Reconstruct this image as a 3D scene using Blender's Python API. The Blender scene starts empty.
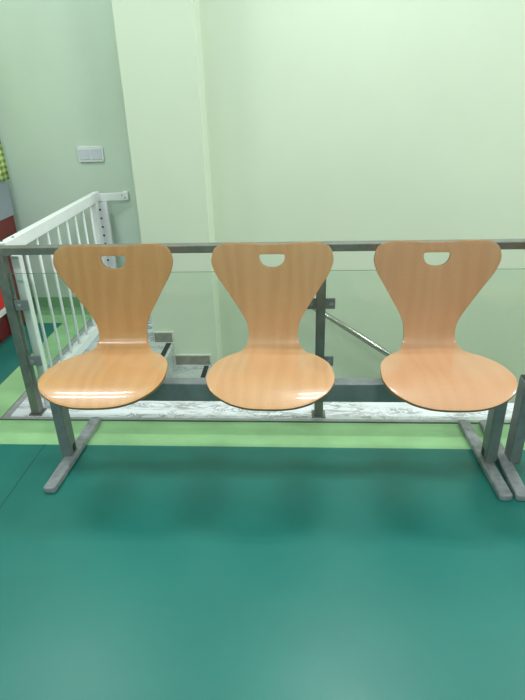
import bpy, bmesh, math, random
from mathutils import Matrix, Vector, geometry
random.seed(4)
SC = bpy.context.scene
COL = SC.collection

# ------------------------------------------------------------------ camera
F_PX, PITCH, YAW, ROLL = 537.46, 0.44666, 0.06886, -0.03003
CAM = Vector((0, 0, 1.3))
fwd = Vector((-math.sin(YAW)*math.cos(PITCH), math.cos(YAW)*math.cos(PITCH), -math.sin(PITCH)))
rgt = Vector((math.cos(YAW), math.sin(YAW), 0))
upv = rgt.cross(fwd)
r2 = rgt*math.cos(ROLL) + upv*math.sin(ROLL)
u2 = -rgt*math.sin(ROLL) + upv*math.cos(ROLL)
cd = bpy.data.cameras.new('camera')
cam = bpy.data.objects.new('camera', cd)
COL.objects.link(cam)
m = Matrix.Identity(4)
for i in range(3):
    m[i][0], m[i][1], m[i][2], m[i][3] = r2[i], u2[i], -fwd[i], CAM[i]
cam.matrix_world = m
cd.sensor_fit = 'VERTICAL'
cd.sensor_height = 36
cd.lens = F_PX/700*36
cd.clip_start = .02
SC.camera = cam

# ------------------------------------------------------------------ world, lamps, exposure
w = bpy.data.worlds.new('world')
SC.world = w
w.use_nodes = True
w.node_tree.nodes['Background'].inputs[0].default_value = (.85, .95, 1, 1)
w.node_tree.nodes['Background'].inputs[1].default_value = .3
SC.view_settings.view_transform = 'Standard'
SC.view_settings.look = 'None'
SC.view_settings.gamma = 1
SC.view_settings.exposure = 0.12
try:
    SC.view_settings.use_curve_mapping = False
except Exception:
    pass
CEIL = 2.75

def area(name, x, y, z, sx, sy, power, col, rot=(0, 0, 0)):
    l = bpy.data.lights.new(name, 'AREA')
    l.shape = 'RECTANGLE'
    l.size, l.size_y = sx, sy
    l.energy = power
    l.color = col
    o = bpy.data.objects.new(name, l)
    o.location = (x, y, z)
    o.rotation_euler = rot
    COL.objects.link(o)
    return o

COOL = (.97, 1.0, .99)
# fluorescent ceiling fittings, two tubes each, in a row over the stair edge
for cx, pw in ((-1.55, 8.0), (.33, 10.0), (2.2, 10.0)):
    for dy in (-.095, .095):
        area('ceiling_tube_light', cx, 2.28+dy, CEIL-.03, .60, .024, pw, COOL)
# the other rows of fittings over the room
for cy, pw in ((.42, 8.0), (-1.40, 6.0)):
    for cx in (-1.55, .33, 2.2):
        for dy in (-.095, .095):
            area('ceiling_tube_light', cx, cy+dy, CEIL-.03, .60, .024, pw, COOL)
# added fill light from the right, brightening the pillar side and stair wall
area('stair_fill_light', 3.9, 2.72, 1.2, 1.0, 1.3, 32.0, (1, 1, .92), (0, math.radians(90), 0))

# ------------------------------------------------------------------ material helpers
def lin(c):
    return tuple(((v/255)/12.92 if v/255 <= .04045 else ((v/255+.055)/1.055)**2.4) for v in c) + (1,)

def mat(name, rgb=(200, 200, 200), rough=.5, metal=0.0, coat=0.0, spec=.5):
    M = bpy.data.materials.new(name)
    M.use_nodes = True
    b = M.node_tree.nodes['Principled BSDF']
    b.inputs['Base Color'].default_value = lin(rgb)
    b.inputs['Roughness'].default_value = rough
    b.inputs['Metallic'].default_value = metal
    b.inputs['Specular IOR Level'].default_value = spec
    b.inputs['Coat Weight'].default_value = coat
    b.inputs['Coat Roughness'].default_value = .06
    return M

class NT:
    def __init__(s, M):
        s.t = M.node_tree
        s.b = s.t.nodes['Principled BSDF']
    def n(s, typ, **kw):
        x = s.t.nodes.new(typ)
        for k, v in kw.items():
            setattr(x, k, v)
        return x
    def l(s, a, b):
        s.t.links.new(a, b)
    def ramp(s, src, stops):
        r = s.n('ShaderNodeValToRGB')
        el = r.color_ramp.elements
        while len(el) < len(stops):
            el.new(.5)
        for e, (p, c) in zip(el, stops):
            e.position = p
            e.color = c if len(c) == 4 else lin(c)
        s.l(src, r.inputs[0])
        return r.outputs[0]
    def noise(s, vec, scale, detail=3, dist=0, rough=.5):
        x = s.n('ShaderNodeTexNoise')
        x.inputs['Scale'].default_value = scale
        x.inputs['Detail'].default_value = detail
        x.inputs['Distortion'].default_value = dist
        x.inputs['Roughness'].default_value = rough
        s.l(vec, x.inputs['Vector'])
        return x.outputs[0]
    def mapping(s, src, loc=(0, 0, 0), rot=(0, 0, 0), scale=(1, 1, 1)):
        x = s.n('ShaderNodeMapping')
        x.inputs['Location'].default_value = loc
        x.inputs['Rotation'].default_value = rot
        x.inputs['Scale'].default_value = scale
        s.l(src, x.inputs['Vector'])
        return x.outputs[0]
    def mix(s, f, a, b, mode='MIX'):
        x = s.n('ShaderNodeMix', data_type='RGBA', blend_type=mode)
        for sock, v in ((x.inputs[0], f), (x.inputs[6], a), (x.inputs[7], b)):
            if isinstance(v, bpy.types.NodeSocket):
                s.l(v, sock)
            elif isinstance(v, (int, float)):
                sock.default_value = v
            else:
                sock.default_value = lin(v) if len(v) == 3 else v
        return x.outputs[2]
    def bump(s, h, strength, dist=.001):
        x = s.n('ShaderNodeBump')
        x.inputs['Strength'].default_value = strength
        x.inputs['Distance'].default_value = dist
        s.l(h, x.inputs['Height'])
        s.l(x.outputs[0], s.b.inputs['Normal'])
    def objc(s):
        return s.n('ShaderNodeTexCoord').outputs['Object']
    def color(s, c):
        s.l(c, s.b.inputs['Base Color'])

def mottled(name, rgb, amt=.06, scale=3, rough=.5, bump=.0, bscale=200, **kw):
    M = mat(name, rgb, rough, **kw)
    t = NT(M)
    v = t.objc()
    lo = tuple(c*(1-amt) for c in rgb)
    hi = tuple(min(255, c*(1+amt)) for c in rgb)
    t.color(t.ramp(t.noise(v, scale, 5), [(.3, lo), (.7, hi)]))
    if bump:
        t.bump(t.noise(v, bscale, 3), bump, .0015)
    return M

PAINT = mottled('green_wall_paint', (214, 225, 207), .012, 1.3, .42, .25, 120)
PAINT_L = mottled('cool_green_wall_paint', (197, 214, 203), .02, 1.6, .40, .25, 120)
CEILM = mottled('ceiling_white', (232, 234, 230), .01, 2, .8)
STRIPE = mottled('light_green_vinyl', (154, 202, 148), .05, 6, .42, .08, 260)
SKIRT = mottled('green_vinyl_skirting', (128, 172, 130), .04, 6, .45)
GREY = mottled('grey_powder_coat', (124, 132, 134), .04, 40, .45, .1, 900, metal=.1)
FOOTM = mottled('scuffed_grey_metal', (146, 150, 156), .10, 35, .45, .15, 400, metal=.1)
RAILM = mottled('brushed_grey_metal', (128, 130, 126), .06, 30, .35, .05, 500, metal=.5)
CHROME = mottled('polished_steel', (190, 190, 186), .03, 20, .18, metal=1.0)
TRIMM = mottled('aluminium_edging', (172, 178, 180), .05, 30, .4, metal=.3)
TRIMD = mottled('dark_edging_gap', (70, 82, 80), .05, 30, .5)
DARK = mottled('dark_plastic', (38, 40, 42), .05, 30, .5)
BLACK = mottled('black_grit_strip', (44, 47, 48), .15, 300, .85, .4, 600)
WHITE = mottled('white_lacquered_metal', (232, 236, 240), .01, 8, .3)
SLOT = mottled('dark_slot', (40, 44, 48), .02, 8, .6)
PLASTIC = mottled('white_switch_plastic', (222, 226, 234), .01, 10, .3)
PLASTIC2 = mottled('grey_white_rocker_plastic', (200, 206, 220), .01, 10, .35)
SKSTONE = mottled('grey_stone_skirting', (140, 138, 130), .08, 25, .35)
SKCAP = mottled('pale_stone_edge', (205, 208, 196), .04, 25, .4)
REDC = mottled('dark_red_panel', (112, 30, 34), .05, 12, .4)
REDB = mottled('bright_red_plastic', (214, 34, 36), .04, 12, .35)
GREYP = mottled('blue_grey_panel', (150, 160, 172), .03, 8, .4)
WBOARD = mottled('white_board_edge', (225, 228, 232), .02, 8, .4)

# teal vinyl floor: fine speckle, faint tonal drift, satin
TEAL = mat('teal_vinyl', (24, 112, 100), .33, spec=.48)
t = NT(TEAL)
v = t.objc()
c1 = t.ramp(t.noise(v, 2.2, 4), [(.3, (31, 113, 107)), (.7, (37, 123, 115))])
c2 = t.ramp(t.noise(v, 420, 2), [(.42, (0, 0, 0, 1)), (.62, (1, 1, 1, 1))])
t.color(t.mix(t.mix(.10, (0, 0, 0, 1), c2), c1, (46, 140, 124)))
r = t.ramp(t.noise(v, 5, 5), [(.3, (.34, .34, .34, 1)), (.7, (.39, .39, .39, 1))])
t.l(r, t.b.inputs['Roughness'])
t.bump(t.noise(v, 330, 3), .12, .0012)

def marble(name, base, vein, seed, rough=.22):
    M = mat(name, base, rough)
    t = NT(M)
    v = t.mapping(t.objc(), (seed, seed*.3, 0), (0, 0, .5), (3.4, 11, 5))
    a = t.noise(v, 1.5, 8, 2.2, .65)
    f = t.ramp(a, [(.455, (0, 0, 0, 1)), (.49, (1, 1, 1, 1)), (.515, (1, 1, 1, 1)), (.56, (0, 0, 0, 1))])
    b = t.noise(v, .7, 6, 1.0)
    f2 = t.ramp(b, [(.50, (0, 0, 0, 1)), (.72, (1, 1, 1, 1))])
    c = t.mix(t.mix(.30, (0, 0, 0, 1), f2), base, tuple(x*.72 for x in base))
    g = t.ramp(t.noise(v, 1.1, 4), [(.42, (0, 0, 0, 1)), (.54, (1, 1, 1, 1))])
    t.color(t.mix(t.mix(1, t.mix(.6, (0, 0, 0, 1), f), g, 'MULTIPLY'), c, vein))
    return M
MARBLE = marble('white_veined_marble', (234, 240, 248), (98, 96, 92), 3)
TREADM = marble('grey_marble_tread', (186, 192, 192), (120, 124, 126), 9)

def wood(name, base, dark, light, seed, rough=.3):
    M = mat(name, base, rough, coat=.4)
    t = NT(M)
    uv = t.n('ShaderNodeTexCoord').outputs['UV']
    v0 = t.mapping(uv, (seed*1.7, seed*.37, 0), (0, 0, .02))
    # broad cathedral figure
    warp = t.noise(t.mapping(v0, scale=(5, 1.6, 1)), 1.4, 2)
    wv = t.n('ShaderNodeTexWave', wave_type='BANDS', bands_direction='X')
    wv.inputs['Scale'].default_value = 1.7
    wv.inputs['Distortion'].default_value = 16
    wv.inputs['Detail'].default_value = 3
    wv.inputs['Detail Scale'].default_value = .7
    t.l(t.mapping(v0, scale=(3.4, .75, 1)), wv.inputs['Vector'])
    c = t.mix(t.ramp(wv.outputs[0], [(.15, (.55, .55, .55, 1)), (.9, (1, 1, 1, 1))]), dark, base)
    c = t.mix(t.mix(.45, (0, 0, 0, 1), t.ramp(warp, [(.35, (0, 0, 0, 1)), (.65, (1, 1, 1, 1))])), c, light)
    g = t.noise(t.mapping(v0, scale=(150, 5, 1)), 1.6, 4)
    c = t.mix(t.mix(.22, (0, 0, 0, 1), t.ramp(g, [(.45, (0, 0, 0, 1)), (.68, (1, 1, 1, 1))])), c, dark)
    fl = t.noise(t.mapping(v0, scale=(330, 45, 1)), 1.5, 2)
    c = t.mix(t.mix(.20, (0, 0, 0, 1), t.ramp(fl, [(.60, (0, 0, 0, 1)), (.68, (1, 1, 1, 1))])), c, tuple(x*.8 for x in dark))
    t.color(c)
    return M
WOODS = [wood('beech_veneer_honey', (203, 153, 103), (190, 136, 88), (210, 162, 116), 1),
         wood('beech_veneer_pale', (206, 158, 115), (194, 143, 101), (213, 169, 127), 5),
         wood('beech_veneer_pink', (204, 154, 117), (197, 143, 106), (207, 163, 129), 11)]
EDGE = mat('plywood_edge', (150, 112, 74), .45)
t = NT(EDGE)
t.color(t.ramp(t.noise(t.mapping(t.objc(), scale=(40, 40, 400)), 1, 2), [(.35, (128, 92, 60)), (.65, (172, 134, 92))]))

# glass: tinted transparency with a real reflection by Fresnel
GLASS = bpy.data.materials.new('clear_green_glass')
GLASS.use_nodes = True
nt = GLASS.node_tree
nt.nodes.clear()
out = nt.nodes.new('ShaderNodeOutputMaterial')
tr = nt.nodes.new('ShaderNodeBsdfTransparent')
tr.inputs[0].default_value = (.935, .972, .945, 1)
gl = nt.nodes.new('ShaderNodeBsdfGlossy')
gl.inputs['Roughness'].default_value = .01
fr = nt.nodes.new('ShaderNodeFresnel')
fr.inputs[0].default_value = 1.45
mx = nt.nodes.new('ShaderNodeMixShader')
ge = nt.nodes.new('ShaderNodeNewGeometry')     # the pane reflects on its outer faces only
ff = nt.nodes.new('ShaderNodeMath'); ff.operation = 'SUBTRACT'; ff.inputs[0].default_value = 1
fm = nt.nodes.new('ShaderNodeMath'); fm.operation = 'MULTIPLY'
nt.links.new(ge.outputs['Backfacing'], ff.inputs[1])
nt.links.new(ff.outputs[0], fm.inputs[0])
nt.links.new(fr.outputs[0], fm.inputs[1])
nt.links.new(fm.outputs[0], mx.inputs[0])
nt.links.new(tr.outputs[0], mx.inputs[1])
nt.links.new(gl.outputs[0], mx.inputs[2])
nt.links.new(mx.outputs[0], out.inputs[0])
GEDGE = mat('green_glass_edge', (84, 116, 100), .2)

# gingham cloth
GING = mat('green_gingham_cloth', (200, 210, 120), .9)
t = NT(GING)
sx = t.n('ShaderNodeSeparateXYZ')
t.l(t.objc(), sx.inputs[0])
def check(axis, size):
    a = t.n('ShaderNodeMath', operation='MULTIPLY'); t.l(sx.outputs[axis], a.inputs[0]); a.inputs[1].default_value = 1/size
    b = t.n('ShaderNodeMath', operation='FRACT'); t.l(a.outputs[0], b.inputs[0])
    c = t.n('ShaderNodeMath', operation='GREATER_THAN'); t.l(b.outputs[0], c.inputs[0]); c.inputs[1].default_value = .5
    return c.outputs[0]
ad = t.n('ShaderNodeMath', operation='ADD')
t.l(check('Y', .034), ad.inputs[0]); t.l(check('Z', .034), ad.inputs[1])
hf = t.n('ShaderNodeMath', operation='MULTIPLY'); t.l(ad.outputs[0], hf.inputs[0]); hf.inputs[1].default_value = .5
t.color(t.ramp(hf.outputs[0], [(0, (232, 236, 190)), (.5, (176, 196, 104)), (1, (112, 146, 62))]))

# ------------------------------------------------------------------ mesh helpers
def link(name, bm, mats, parent=None, smooth=False, bevel=0.0, seg=2):
    me = bpy.data.meshes.new(name)
    bmesh.ops.recalc_face_normals(bm, faces=bm.faces)
    bm.to_mesh(me)
    bm.free()
    o = bpy.data.objects.new(name, me)
    COL.objects.link(o)
    for x in (mats if isinstance(mats, (list, tuple)) else [mats]):
        me.materials.append(x)
    if parent:
        o.parent = parent
    if smooth:
        for p in me.polygons:
            p.use_smooth = True
    if bevel:
        b = o.modifiers.new('bevel', 'BEVEL')
        b.width = bevel
        b.segments = seg
        b.limit_method = 'ANGLE'
        b.angle_limit = math.radians(40)
        b.harden_normals = False
    return o

def bx(bm, x0, x1, y0, y1, z0, z1, mi=0):
    vs = [bm.verts.new((x, y, z)) for z in (z0, z1) for x, y in ((x0, y0), (x1, y0), (x1, y1), (x0, y1))]
    for f in ((3, 2, 1, 0), (4, 5, 6, 7), (0, 1, 5, 4), (1, 2, 6, 5), (2, 3, 7, 6), (3, 0, 4, 7)):
        bm.faces.new([vs[i] for i in f]).material_index = mi
    return vs

def box(name, x0, x1, y0, y1, z0, z1, M, parent=None, bevel=0.0, seg=2):
    bm = bmesh.new()
    bx(bm, x0, x1, y0, y1, z0, z1)
    return link(name, bm, M, parent, bevel=bevel, seg=seg)

def bar(bm, p, q, wx, wz, upv=Vector((0, 0, 1)), mi=0):
    """rectangular bar from p to q, wx across and wz along the up side"""
    p, q = Vector(p), Vector(q)
    d = (q-p).normalized()
    s = d.cross(upv).normalized()
    u = s.cross(d).normalized()
    vs = []
    for c in (p, q):
        for a, b in ((-1, -1), (1, -1), (1, 1), (-1, 1)):
            vs.append(bm.verts.new(c + s*a*wx/2 + u*b*wz/2))
    for f in ((3, 2, 1, 0), (4, 5, 6, 7), (0, 1, 5, 4), (1, 2, 6, 5), (2, 3, 7, 6), (3, 0, 4, 7)):
        bm.faces.new([vs[i] for i in f]).material_index = mi

def tube(bm, pts, r, n=16):
    pts = [Vector(p) for p in pts]
    rings = []
    for i, p in enumerate(pts):
        d = (pts[min(i+1, len(pts)-1)] - pts[max(i-1, 0)]).normalized()
        ref = Vector((0, 0, 1)) if abs(d.z) < .9 else Vector((0, 1, 0))
        s = d.cross(ref).normalized()
        u = s.cross(d)
        rings.append([bm.verts.new(p + (s*math.cos(a*2*math.pi/n) + u*math.sin(a*2*math.pi/n))*r) for a in range(n)])
    for a, b in zip(rings, rings[1:]):
        for k in range(n):
            bm.faces.new((a[k], a[(k+1) % n], b[(k+1) % n], b[k]))
    bm.faces.new(rings[0][::-1])
    bm.faces.new(rings[-1])

def tube_obj(name, pts, r, M, parent=None, n=16):
    bm = bmesh.new()
    tube(bm, pts, r, n)
    o = link(name, bm, M, parent, bevel=r*.12, seg=1)
    for p in o.data.polygons:
        p.use_smooth = len(p.vertices) == 4
    return o

def prop(o, **kw):
    for k, v in kw.items():
        o[k] = v
    return o

def thing(name, loc, label, cat, group=None):
    o = bpy.data.objects.new(name, None)
    o.empty_display_size = .1
    o.location = loc
    COL.objects.link(o)
    prop(o, label=label, category=cat)
    if group:
        o['group'] = group
    bpy.context.view_layer.update()
    return o

def struct(o):
    o['kind'] = 'structure'
    return o

# ------------------------------------------------------------------ the room
WX0, WX1, WY0, WYB = -2.35, 4.0, -3.0, 3.30
PIL_Y = 3.08
LOW = -2.75
# floor: one surface, three vinyls (teal, light green band round the stairwell, weld seam)
xs = [WX0, -1.496, -1.335, -1.048, -1.043, WX1]
ys = [WY0, 1.797, 1.978, 3.11, WYB]
bm = bmesh.new()
for i in range(len(xs)-1):
    for j in range(len(ys)-1):
        xm, ym = (xs[i]+xs[i+1])/2, (ys[j]+ys[j+1])/2
        if xm > -1.335 and ym > 1.978:
            continue
        green = (ym > 3.11) or (xm > -1.496 and ym > 1.797)
        seam = (-1.048 < xm < -1.043) and ym < 1.797
        vs = bx(bm, xs[i], xs[i+1], ys[j], ys[j+1], -.05, 0, 1 if green else (2 if seam else 0))
bmesh.ops.remove_doubles(bm, verts=bm.verts, dist=1e-5)
SEAM = mottled('vinyl_weld_seam', (18, 90, 82), .03, 10, .4)
struct(link('floor', bm, [TEAL, STRIPE, SEAM]))
# metal edging round the stairwell and marble border
bm = bmesh.new()
bx(bm, -1.335, WX1, 1.978, 1.984, -.05, .0015, 1)
bx(bm, -1.329, WX1, 1.984, 2.002, -.05, .004, 0)
bx(bm, -1.335, -1.329, 1.984, WYB, -.05, .0015, 1)
bx(bm, -1.329, -1.300, 2.002, WYB, -.05, .004, 0)
struct(link('trim_1', bm, [TRIMM, TRIMD]))
bm = bmesh.new()
bx(bm, -1.300, WX1, 2.002, 2.152, -.05, 0)
bx(bm, -1.300, -1.0, 2.152, WYB, -.05, 0)
bx(bm, -1.0, -.905, PIL_Y, WYB, -.3, 0)
struct(link('trim_2', bm, MARBLE))
struct(box('ceiling', WX0, WX1, WY0, WYB, CEIL, CEIL+.1, CEILM))
struct(box('wall_back', WX0, -.9, WYB, WYB+.15, -.05, CEIL, PAINT_L))
struct(box('wall_stair', -.9, WX1, WYB, WYB+.15, LOW, CEIL, PAINT))
struct(box('wall_pillar', -.905, -.503, PIL_Y, WYB, LOW, CEIL, PAINT))
struct(box('wall_left', WX0-.15, WX0, WY0, WYB, -.05, CEIL, PAINT_L))
struct(box('wall_right', WX1, WX1+.15, WY0, WYB, LOW, CEIL, PAINT))
struct(box('wall_front', WX0, WX1, WY0-.15, WY0, -.05, CEIL, PAINT))
struct(box('wall_stairwell', -1.3, WX1, 2.02, 2.12, LOW, -.05, PAINT))
struct(box('floor_lower', -1.3, WX1, 2.12, WYB, LOW-.1, LOW, STRIPE))
# coved vinyl skirting along the back wall
bm = bmesh.new()
prof = [(0, 0), (-.050, 0), (-.030, .004), (-.014, .016), (-.005, .036), (-.004, .108), (0, .108)]
a = [bm.verts.new((WX0, WYB+y, z)) for y, z in prof]
b = [bm.verts.new((-1.335, WYB+y, z)) for y, z in prof]
for k in range(len(prof)):
    bm.faces.new((a[k], a[(k+1) % len(prof)], b[(k+1) % len(prof)], b[k]))
bm.faces.new(a); bm.faces.new(b[::-1])
struct(link('baseboard_back', bm, SKIRT))

# ------------------------------------------------------------------ staircase going down to the right along the back wall
RISE, RUN, NOSE0 = .161, .23, -1.005
st = thing('staircase', (NOSE0, 2.6, 0), 'marble staircase going down to the right behind the railing, grey treads with black grit edges', 'staircase')
def stp(name, bm, M, **k):
    o = link(name, bm, M, None, **k)
    o.parent = st
    o.matrix_parent_inverse = st.matrix_world.inverted()
    return o
N = 17
for i in range(1, N+1):
    z = .044-RISE*i
    xa, xb = NOSE0+RUN*(i-1), NOSE0+RUN*i
    bm = bmesh.new()
    bx(bm, xa-.012, xb, 2.152, PIL_Y if xb < -.25 else WYB, z-.03, z)
    stp('tread', bm, TREADM, bevel=.003)
    bm = bmesh.new()
    bx(bm, xb-.044, xb-.014, 2.17, (PIL_Y if xb < -.25 else WYB)-.03, z, z+.0025)
    stp('grip_strip', bm, BLACK)
    # skirting piece on the wall above each tread, with a pale edge running round it
    yw = PIL_Y if xb < -.25 else WYB
    if i != 3:
        bm = bmesh.new()
        x0s = max(xa, -.895) if i == 1 else xa
        bx(bm, x0s, xb-.008, yw-.012, yw, z, z+.062)
        bx(bm, x0s-.004, xb+.002, yw-.014, yw, z+.062, z+.070, 1)
        bx(bm, xb-.008, xb+.002, yw-.014, yw, z-RISE+.07, z+.062, 1)
        stp('stair_skirting', bm, [SKSTONE, SKCAP])
bm = bmesh.new()
for i in range(0, N+1):                       # stepped body and risers under the treads
    z = (.044-RISE*i-.03) if i else -.05
    xb = NOSE0+RUN*i
    xa = xb-RUN if i else -1.3
    bx(bm, xa, xb-.0, 2.152, PIL_Y if xb < -.25 else WYB, max(LOW, z-.45), z)
    if i < N:
        pass
stp('stair_body', bm, TREADM)

# ------------------------------------------------------------------ wall handrail on the stair
hr = thing('wall_handrail', (-.05, WYB, .2), 'round polished steel handrail sloping down the wall behind the glass', 'handrail')
def kid(o, root):
    o.parent = root
    o.matrix_parent_inverse = root.matrix_world.inverted()
    return o
p0, p1 = Vector((-.19, 3.22, .262)), Vector((2.9, 3.22, -1.83))
kid(tube_obj('rail', [p0, p1], .0185, CHROME), hr)
for k in range(3):
    c = p0.lerp(p1, (.06, .45, .92)[k])
    br = kid(tube_obj('rail_bracket', [(c.x, 3.22, c.z-.012), (c.x, 3.235, c.z-.05), (c.x, WYB, c.z-.06)], .006, CHROME), hr)

# ------------------------------------------------------------------ railing with glass
RY0, RY1 = 2.020, 2.068
rl = thing('railing', (0, 2.045, 0), 'grey metal railing with green-tinted glass panels along the marble stair edge behind the seats', 'railing')
kid(box('top_rail', -1.62, WX1, RY0, RY1, .746, .775, RAILM, bevel=.002), rl)
posts = [-1.185, .1, 1.39, 2.67]
for px in posts:
    kid(box('post', px-.019, px+.019, RY0+.002, RY1-.002, .006, .746, RAILM, bevel=.002), rl)
    kid(box('base_plate', px-.03, px+.03, RY0-.006, RY1+.006, 0, .006, RAILM, bevel=.001), rl)
def clamp(px, z, left, right, zh=.045):
    x0 = px-(.057 if left else .019)
    x1 = px+(.057 if right else .019)
    if right and not left: x0, x1 = px+.019, px+.078
    if left and not right: x1 = px-.019
    cl = kid(box('glass_clamp', x0, x1, RY0+.010, RY0+.018, z-zh/2, z+zh/2, GREY, bevel=.002), rl)
    for s in (-1, 1):
        if (s < 0 and left) or (s > 0 and right):
            bx_ = px+s*.040
            b = tube_obj('bolt', [(bx_, RY0+.010, z), (bx_, RY0+.005, z)], .0080, FOOTM)
            b.parent = cl
for px in posts:
    lft = px > -1
    clamp(px, .530, lft, True)
    clamp(px, .272, lft, True)
for a, b in zip(posts, posts[1:] + [WX1+.03]):
    bm = bmesh.new()
    x0, x1 = a+.024, b-.024
    if b > WX1: x1 = WX1-.01
    bx(bm, x0, x1, 2.038, 2.046, .135, .664)
    for f in bm.faces:
        f.material_index = 0 if abs(f.calc_center_median().y-2.042) > .003 else 1
    kid(link('glass_panel', bm, [GLASS, GEDGE]), rl)

# ------------------------------------------------------------------ white stair gate along the landing
GX = -1.185
gt = thing('stair_gate', (GX, 2.65, 0), 'white metal child safety gate with thin vertical bars at the head of the stairs', 'gate')
bm = bmesh.new()
bar(bm, (GX, 2.075, .756), (GX, 3.225, .770), .034, .055)
kid(link('top_rail', bm, WHITE, bevel=.004), gt)
kid(box('bottom_rail', GX-.016, GX+.016, 2.115, 3.15, .035, .085, WHITE, bevel=.004), gt)
kid(box('hinge_stile', -1.164, -1.128, 2.078, 2.114, .012, .728, WHITE, bevel=.004), gt)
bys = [2.255+.119*k for k in range(8)]
for y in bys:
    kid(tube_obj('gate_bar', [(GX, y, .08), (GX, y, .74)], .0068, WHITE, n=12), gt)
fp = kid(box('latch_post', GX-.022, GX+.014, 3.15, 3.195, .012, .745, WHITE, bevel=.004), gt)
bm = bmesh.new()
bx(bm, GX-.012, GX+.050, 3.230, 3.250, .03, .735)
bx(bm, GX-.030, GX-.008, 3.196, 3.250, .03, .735)
for k in range(13):
    z = .690-.052*k
    if z > .06:
        bx(bm, GX-.006, GX+.012, 3.2285, 3.2305, z-.006, z+.004, 1)
lp = kid(link('slotted_channel', bm, [WHITE, SLOT], bevel=0), gt)
bm = bmesh.new()
bar(bm, (GX-.02, 3.222, .762), (-1.022, 3.283, .757), .012, .046)
wb = kid(link('wall_bracket', bm, WHITE, bevel=.003), gt)
for p in ((GX+.0, 3.224, .772), (GX+.0, 3.224, .754), (-1.045, 3.2685, .766), (-1.030, 3.274, .750)):
    s = tube_obj('screw', [(p[0], p[1], p[2]), (p[0], p[1]-.005, p[2])], .0028, SLOT, n=10)
    s.parent = wb
for p in ((GX-.008, 2.095), (GX+.008, 2.16)):
    kid(tube_obj('screw', [(p[0], p[1], .780), (p[0], p[1], .7865)], .006, SLOT, n=10), gt)
kid(box('wall_fixing', -1.045, -1.012, 3.278, WYB, .735, .785, WHITE, bevel=.003), gt)

# ------------------------------------------------------------------ double wall switch
sw = thing('wall_switch', (-1.207, WYB, .998), 'white double switch plate on the pale green wall above the gate', 'switch')
def rounded_plate(x0, x1, z0, z1, y0, y1, r, n=5):
    bm = bmesh.new()
    pts = []
    for cx, cz, a0 in ((x1-r, z1-r, 0), (x0+r, z1-r, 90), (x0+r, z0+r, 180), (x1-r, z0+r, 270)):
        for k in range(n+1):
            a = math.radians(a0+90*k/n)
            pts.append((cx+r*math.cos(a), cz+r*math.sin(a)))
    A = [bm.verts.new((x, y0, z)) for x, z in pts]
    B = [bm.verts.new((x, y1, z)) for x, z in pts]
    for k in range(len(pts)):
        j = (k+1) % len(pts)
        bm.faces.new((A[k], A[j], B[j], B[k]))
    bm.faces.new(A); bm.faces.new(B[::-1])
    return bm
kid(link('plate', rounded_plate(-1.284, -1.130, .956, 1.042, WYB-.011, WYB, .012), PLASTIC, bevel=.003), sw)
for x in (-1.243, -1.171):
    kid(link('rocker', rounded_plate(x-.031, x+.031, .970, 1.029, WYB-.0145, WYB-.010, .004), PLASTIC2, bevel=.0015), sw)

# ------------------------------------------------------------------ play cabinet with cloth at the far left
cb = thing('play_cabinet', (-2.03, 2.7, 0), 'dark red cabinet with a grey upper panel in the far left corner', 'cabinet')
CX = -1.728
bm = bmesh.new()
bx(bm, -2.3, CX, 2.93, 3.235, .0, .665)           # solid end
bx(bm, -2.3, CX, 1.9, 1.95, .0, .665)
bx(bm, -2.3, CX, 1.95, 2.93, .60, .665)
bx(bm, -2.3, -2.28, 1.95, 2.93, .0, .60)
bx(bm, -2.3, CX-.02, 1.95, 2.93, .0, .165)
kid(link('body', bm, REDC, bevel=.003), cb)
kid(box('shelf_board', -2.28, -1.705, 1.955, 2.925, .165, .197, WBOARD, bevel=.003), cb)
kid(box('upper_panel', -2.3, CX+.004, 1.9, 3.245, .665, .868, GREYP, bevel=.003), cb)
rb = box('storage_box', -2.2, -1.712, 2.45, 2.885, .197, .325, REDB, bevel=.012, seg=3)
prop(rb, label='bright red box on the white shelf of the dark red cabinet', category='box')
# curtain hanging on the wall above the cabinet, gently folded
bm = bmesh.new()
zs = [.872+.1*k for k in range(13)]
rows = []
NN = 90
for z in zs:
    rows.append([bm.verts.new((-1.722+.008*math.sin(k*1.05)+.003*math.sin(z*9), 1.95+1.312*k/NN, z)) for k in range(NN+1)])
for a, b in zip(rows, rows[1:]):
    for k in range(NN):
        bm.faces.new((a[k], a[k+1], b[k+1], b[k]))
cu = link('gingham_curtain', bm, GING, smooth=True)
so = cu.modifiers.new('s', 'SOLIDIFY'); so.thickness = .003
prop(cu, label='yellow-green gingham cloth hanging above the grey panel at the left edge', category='curtain')
rodo = tube_obj('curtain_rod', [(-1.722, 1.9, 2.08), (-1.722, WYB, 2.08)], .009, WHITE)
rodo.parent = cu

# ------------------------------------------------------------------ benches: three moulded plywood seats on a beam
PROF = [(1.413, .382), (1.417, .391), (1.432, .4005), (1.458, .4125), (1.49, .4250), (1.525, .4355), (1.57, .4415), (1.62, .4405), (1.68, .434),
        (1.75, .426), (1.80, .422), (1.838, .427), (1.862, .448), (1.873, .48), (1.878, .53), (1.881, .60), (1.885, .69), (1.892, .80), (1.894, .83)]
def crom(P, n=12):
    P = [Vector(p) for p in P]
    P = [2*P[0]-P[1]] + P + [2*P[-1]-P[-2]]
    o = []
    for i in range(1, len(P)-2):
        a, b, c, d = P[i-1:i+3]
        for k in range(n):
            t = k/n
            o.append(.5*((2*b)+(-a+c)*t+(2*a-5*b+4*c-d)*t*t+(-a+3*b-3*c+d)*t**3))
    o.append(P[-2])
    return o
DP = crom(PROF)
SS = [0.0]
for a, b in zip(DP, DP[1:]):
    SS.append(SS[-1]+(b-a).length)
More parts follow.
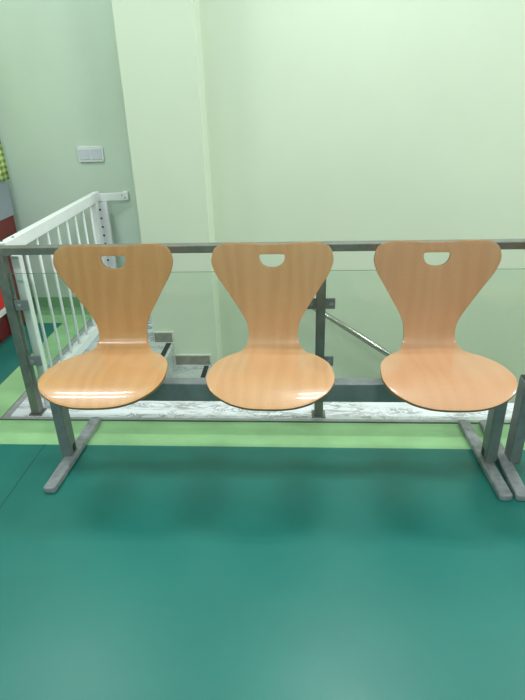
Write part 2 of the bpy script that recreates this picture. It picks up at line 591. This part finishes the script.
def at_s(s):
    s = max(0, min(SS[-1]-1e-6, s))
    lo, hi = 0, len(SS)-1
    while hi-lo > 1:
        mid = (lo+hi)//2
        if SS[mid] <= s: lo = mid
        else: hi = mid
    k = (s-SS[lo])/(SS[hi]-SS[lo])
    return DP[lo].lerp(DP[hi], k)
HALF = [(0, 0.034), (0.045, 0.0355), (0.09, 0.043), (0.139, 0.063), (0.185, 0.1), (0.2085, 0.1455), (0.214, 0.199), (0.2015, 0.296), (0.164, 0.375), (0.12, 0.42), (0.099, 0.463), (0.094, 0.496), (0.098, 0.535), (0.113, 0.572), (0.141, 0.621), (0.176, 0.682), (0.2045, 0.731), (0.2185, 0.773), (0.218, 0.799), (0.207, 0.827), (0.183, 0.842), (0.149, 0.8465), (0.104, 0.8455), (0.05, 0.8415)]
def closed_smooth(P, n=4):
    P = [Vector(p) for p in P]
    L = len(P); o = []
    for i in range(L):
        a, b, c, d = P[i-1], P[i], P[(i+1) % L], P[(i+2) % L]
        for k in range(n):
            t = k/n
            o.append(.5*((2*b)+(-a+c)*t+(2*a-5*b+4*c-d)*t*t+(-a+3*b-3*c+d)*t**3))
    return o
top_mid = (0, .8400)
OUTL = closed_smooth(HALF + [top_mid] + [(-u, s) for u, s in reversed(HALF[1:])], 4)
HOLE = closed_smooth([(-0.039, 0.8035), (0, 0.8038), (0.039, 0.8035), (0.0455, 0.7975), (0.0445, 0.784), (0.037, 0.769), (0.021, 0.7585), (0, 0.755), (-0.021, 0.7585), (-0.037, 0.769), (-0.0445, 0.784), (-0.0455, 0.7975)], 3)
def inside(p, poly):
    c = False
    j = len(poly)-1
    for i in range(len(poly)):
        a, b = poly[i], poly[j]
        if (a.y > p[1]) != (b.y > p[1]) and p[0] < (b.x-a.x)*(p[1]-a.y)/(b.y-a.y)+a.x:
            c = not c
        j = i
    return c
def mind(p, poly):
    return min((p-q).length for q in poly)
def shell_mesh():
    pts = list(OUTL); n1 = len(pts); pts += HOLE; n2 = len(pts)
    edges = [(i, (i+1) % n1) for i in range(n1)] + [(n1+i, n1+(i+1) % (n2-n1)) for i in range(n2-n1)]
    s, row = .012, 0
    svals = []
    while s < .86:
        svals.append(s)
        s += .006 if (s < .10 or .38 < s < .52) else .013
    for row, s in enumerate(svals):
        u = -.23 + (.0065 if row % 2 else 0)
        while u < .23:
            p = Vector((u, s))
            if inside(p, OUTL) and not inside(p, HOLE) and mind(p, pts[:n2]) > .005:
                pts.append(p)
            u += .013
    vo, eo, fo, *_ = geometry.delaunay_2d_cdt(pts, edges, [], 0, 1e-6)
    bm = bmesh.new()
    vs = []
    for p in vo:
        y, z = at_s(p.y)
        k = (p.x/.22)**2
        sb = max(0, min(1, (p.y-.53)/.25))
        sf = max(0, min(1, 1-p.y/.42))
        y -= .012*k*sb                          # backrest gently hugging
        z += .006*k*(1-sb)*(1-sf*1.4)           # slight dish in the seat
        vs.append(bm.verts.new((p.x, y-1.70, z)))
    uvl = bm.loops.layers.uv.new('uv')
    idx = {v: i for i, v in enumerate(vs)}
    for f in fo:
        c = sum((vo[i] for i in f), Vector((0, 0)))/len(f)
        if inside(c, OUTL) and not inside(c, HOLE):
            try:
                fc = bm.faces.new([vs[i] for i in f])
            except ValueError:
                continue
            for lp in fc.loops:
                lp[uvl].uv = vo[idx[lp.vert]]
    for v in [v for v in bm.verts if not v.link_faces]:
        bm.verts.remove(v)
    bm.normal_update()
    # all faces must look up / forward so that the shell thickens away from the sitter
    for f in bm.faces:
        if f.normal.dot(Vector((0, -.6, 1))) < 0:
            f.normal_flip()
        f.smooth = True
    me = bpy.data.meshes.new('seat_shell')
    bm.to_mesh(me)
    bm.free()
    return me
SHELL = shell_mesh()

SEATX = (-.577, 0.0, .584)
def shell_obj(x, k, root):
    me = SHELL.copy()
    me.materials.append(WOODS[k]); me.materials.append(EDGE)
    o = bpy.data.objects.new('seat_shell', me)
    COL.objects.link(o)
    o.parent = root
    o.location = (x, 0, 0)
    s = o.modifiers.new('thickness', 'SOLIDIFY')
    s.thickness = .011; s.offset = -1; s.material_offset_rim = 1; s.use_even_offset = False
    b = o.modifiers.new('bevel', 'BEVEL'); b.width = .0022; b.segments = 2; b.limit_method = 'ANGLE'; b.angle_limit = math.radians(50)
    # metal cradle that carries the shell on the beam
    bm = bmesh.new()
    bx(bm, -.075, .075, -.10, .11, .3985, .4035)
    bx(bm, -.075, -.070, -.012, .062, .300, .4)
    bx(bm, .070, .075, -.012, .062, .300, .4)
    bx(bm, -.075, .075, -.0105, -.0065, .352, .4)
    br = link('mounting_bracket', bm, GREY, o, bevel=.001)
    return o

def make_bench(x, label, group):
    root = thing('beam_bench', (x, 1.70, 0), label, 'bench', group)
    kid0 = []
    # beam and legs; local y=0 is the front of the beam
    link('beam', (lambda b: (bx(b, -.79, .79, 0, .05, .272, .347), b)[1])(bmesh.new()), GREY, root, bevel=.004)
    for s in (-1, 1):
        bm = bmesh.new()
        lx = s*.817
        bx(bm, lx-.0205, lx+.0205, -.018, .042, .026, .372)
        lg = link('leg', bm, GREY, root, bevel=.004)
        link('end_cap', (lambda b: (bx(b, lx-.018, lx+.018, -.0155, .0395, .372, .376), b)[1])(bmesh.new()), DARK, lg, bevel=.001)
        # dark access slot low on the inner side of the leg
        xi = lx - s*.0205
        bm = bmesh.new()
        bx(bm, min(xi, xi-s*.0012), max(xi, xi-s*.0012), .008, .030, .032, .062)
        link('access_slot', bm, DARK, lg)
        # flat floor foot with rounded ends and rounded top edges
        bm = bmesh.new()
        fx = s*.799
        n, prof = 8, []
        for e, yc in ((-1, -.198), (1, .264)):
            for k in range(n+1):
                a = math.pi*(k/n) + (math.pi if e < 0 else 0)
                prof.append((fx+(s*.012 if e < 0 else -s*.003)+.0225*math.cos(a), yc+.009*math.sin(a)))
        A = [bm.verts.new((px_, py_, .0015)) for px_, py_ in prof]
        B = [bm.verts.new((px_, py_, .027)) for px_, py_ in prof]
        for k in range(len(prof)):
            j = (k+1) % len(prof)
            bm.faces.new((A[k], A[j], B[j], B[k]))
        bm.faces.new(A[::-1]); bm.faces.new(B)
        link('foot', bm, FOOTM, root, bevel=.005, seg=2)
    for k, sx_ in enumerate(SEATX):
        sh = shell_obj(sx_, k, root)
        sh.rotation_euler.z = (.036, 0, 0)[k]
    return root

b1 = make_bench(-.086, 'long waiting bench of three beech plywood seats on a grey steel beam', 'beam benches')
def copy_tree(o, parent=None):
    c = o.copy()
    COL.objects.link(c)
    c.parent = parent
    for ch in o.children:
        copy_tree(ch, c)
    return c
b2 = copy_tree(b1)
b2.location.x += 1.678
for ch in b2.children:
    if ch.name.startswith('leg') and ch.bound_box[0][0] < 0:
        ch.location.x += .044
        ch.location.z -= .008
    if ch.name.startswith('seat_shell'):
        ch.location.x += .035
b2['label'] = 'neighbouring bench cut off by the right edge, only its grey leg and foot showing'
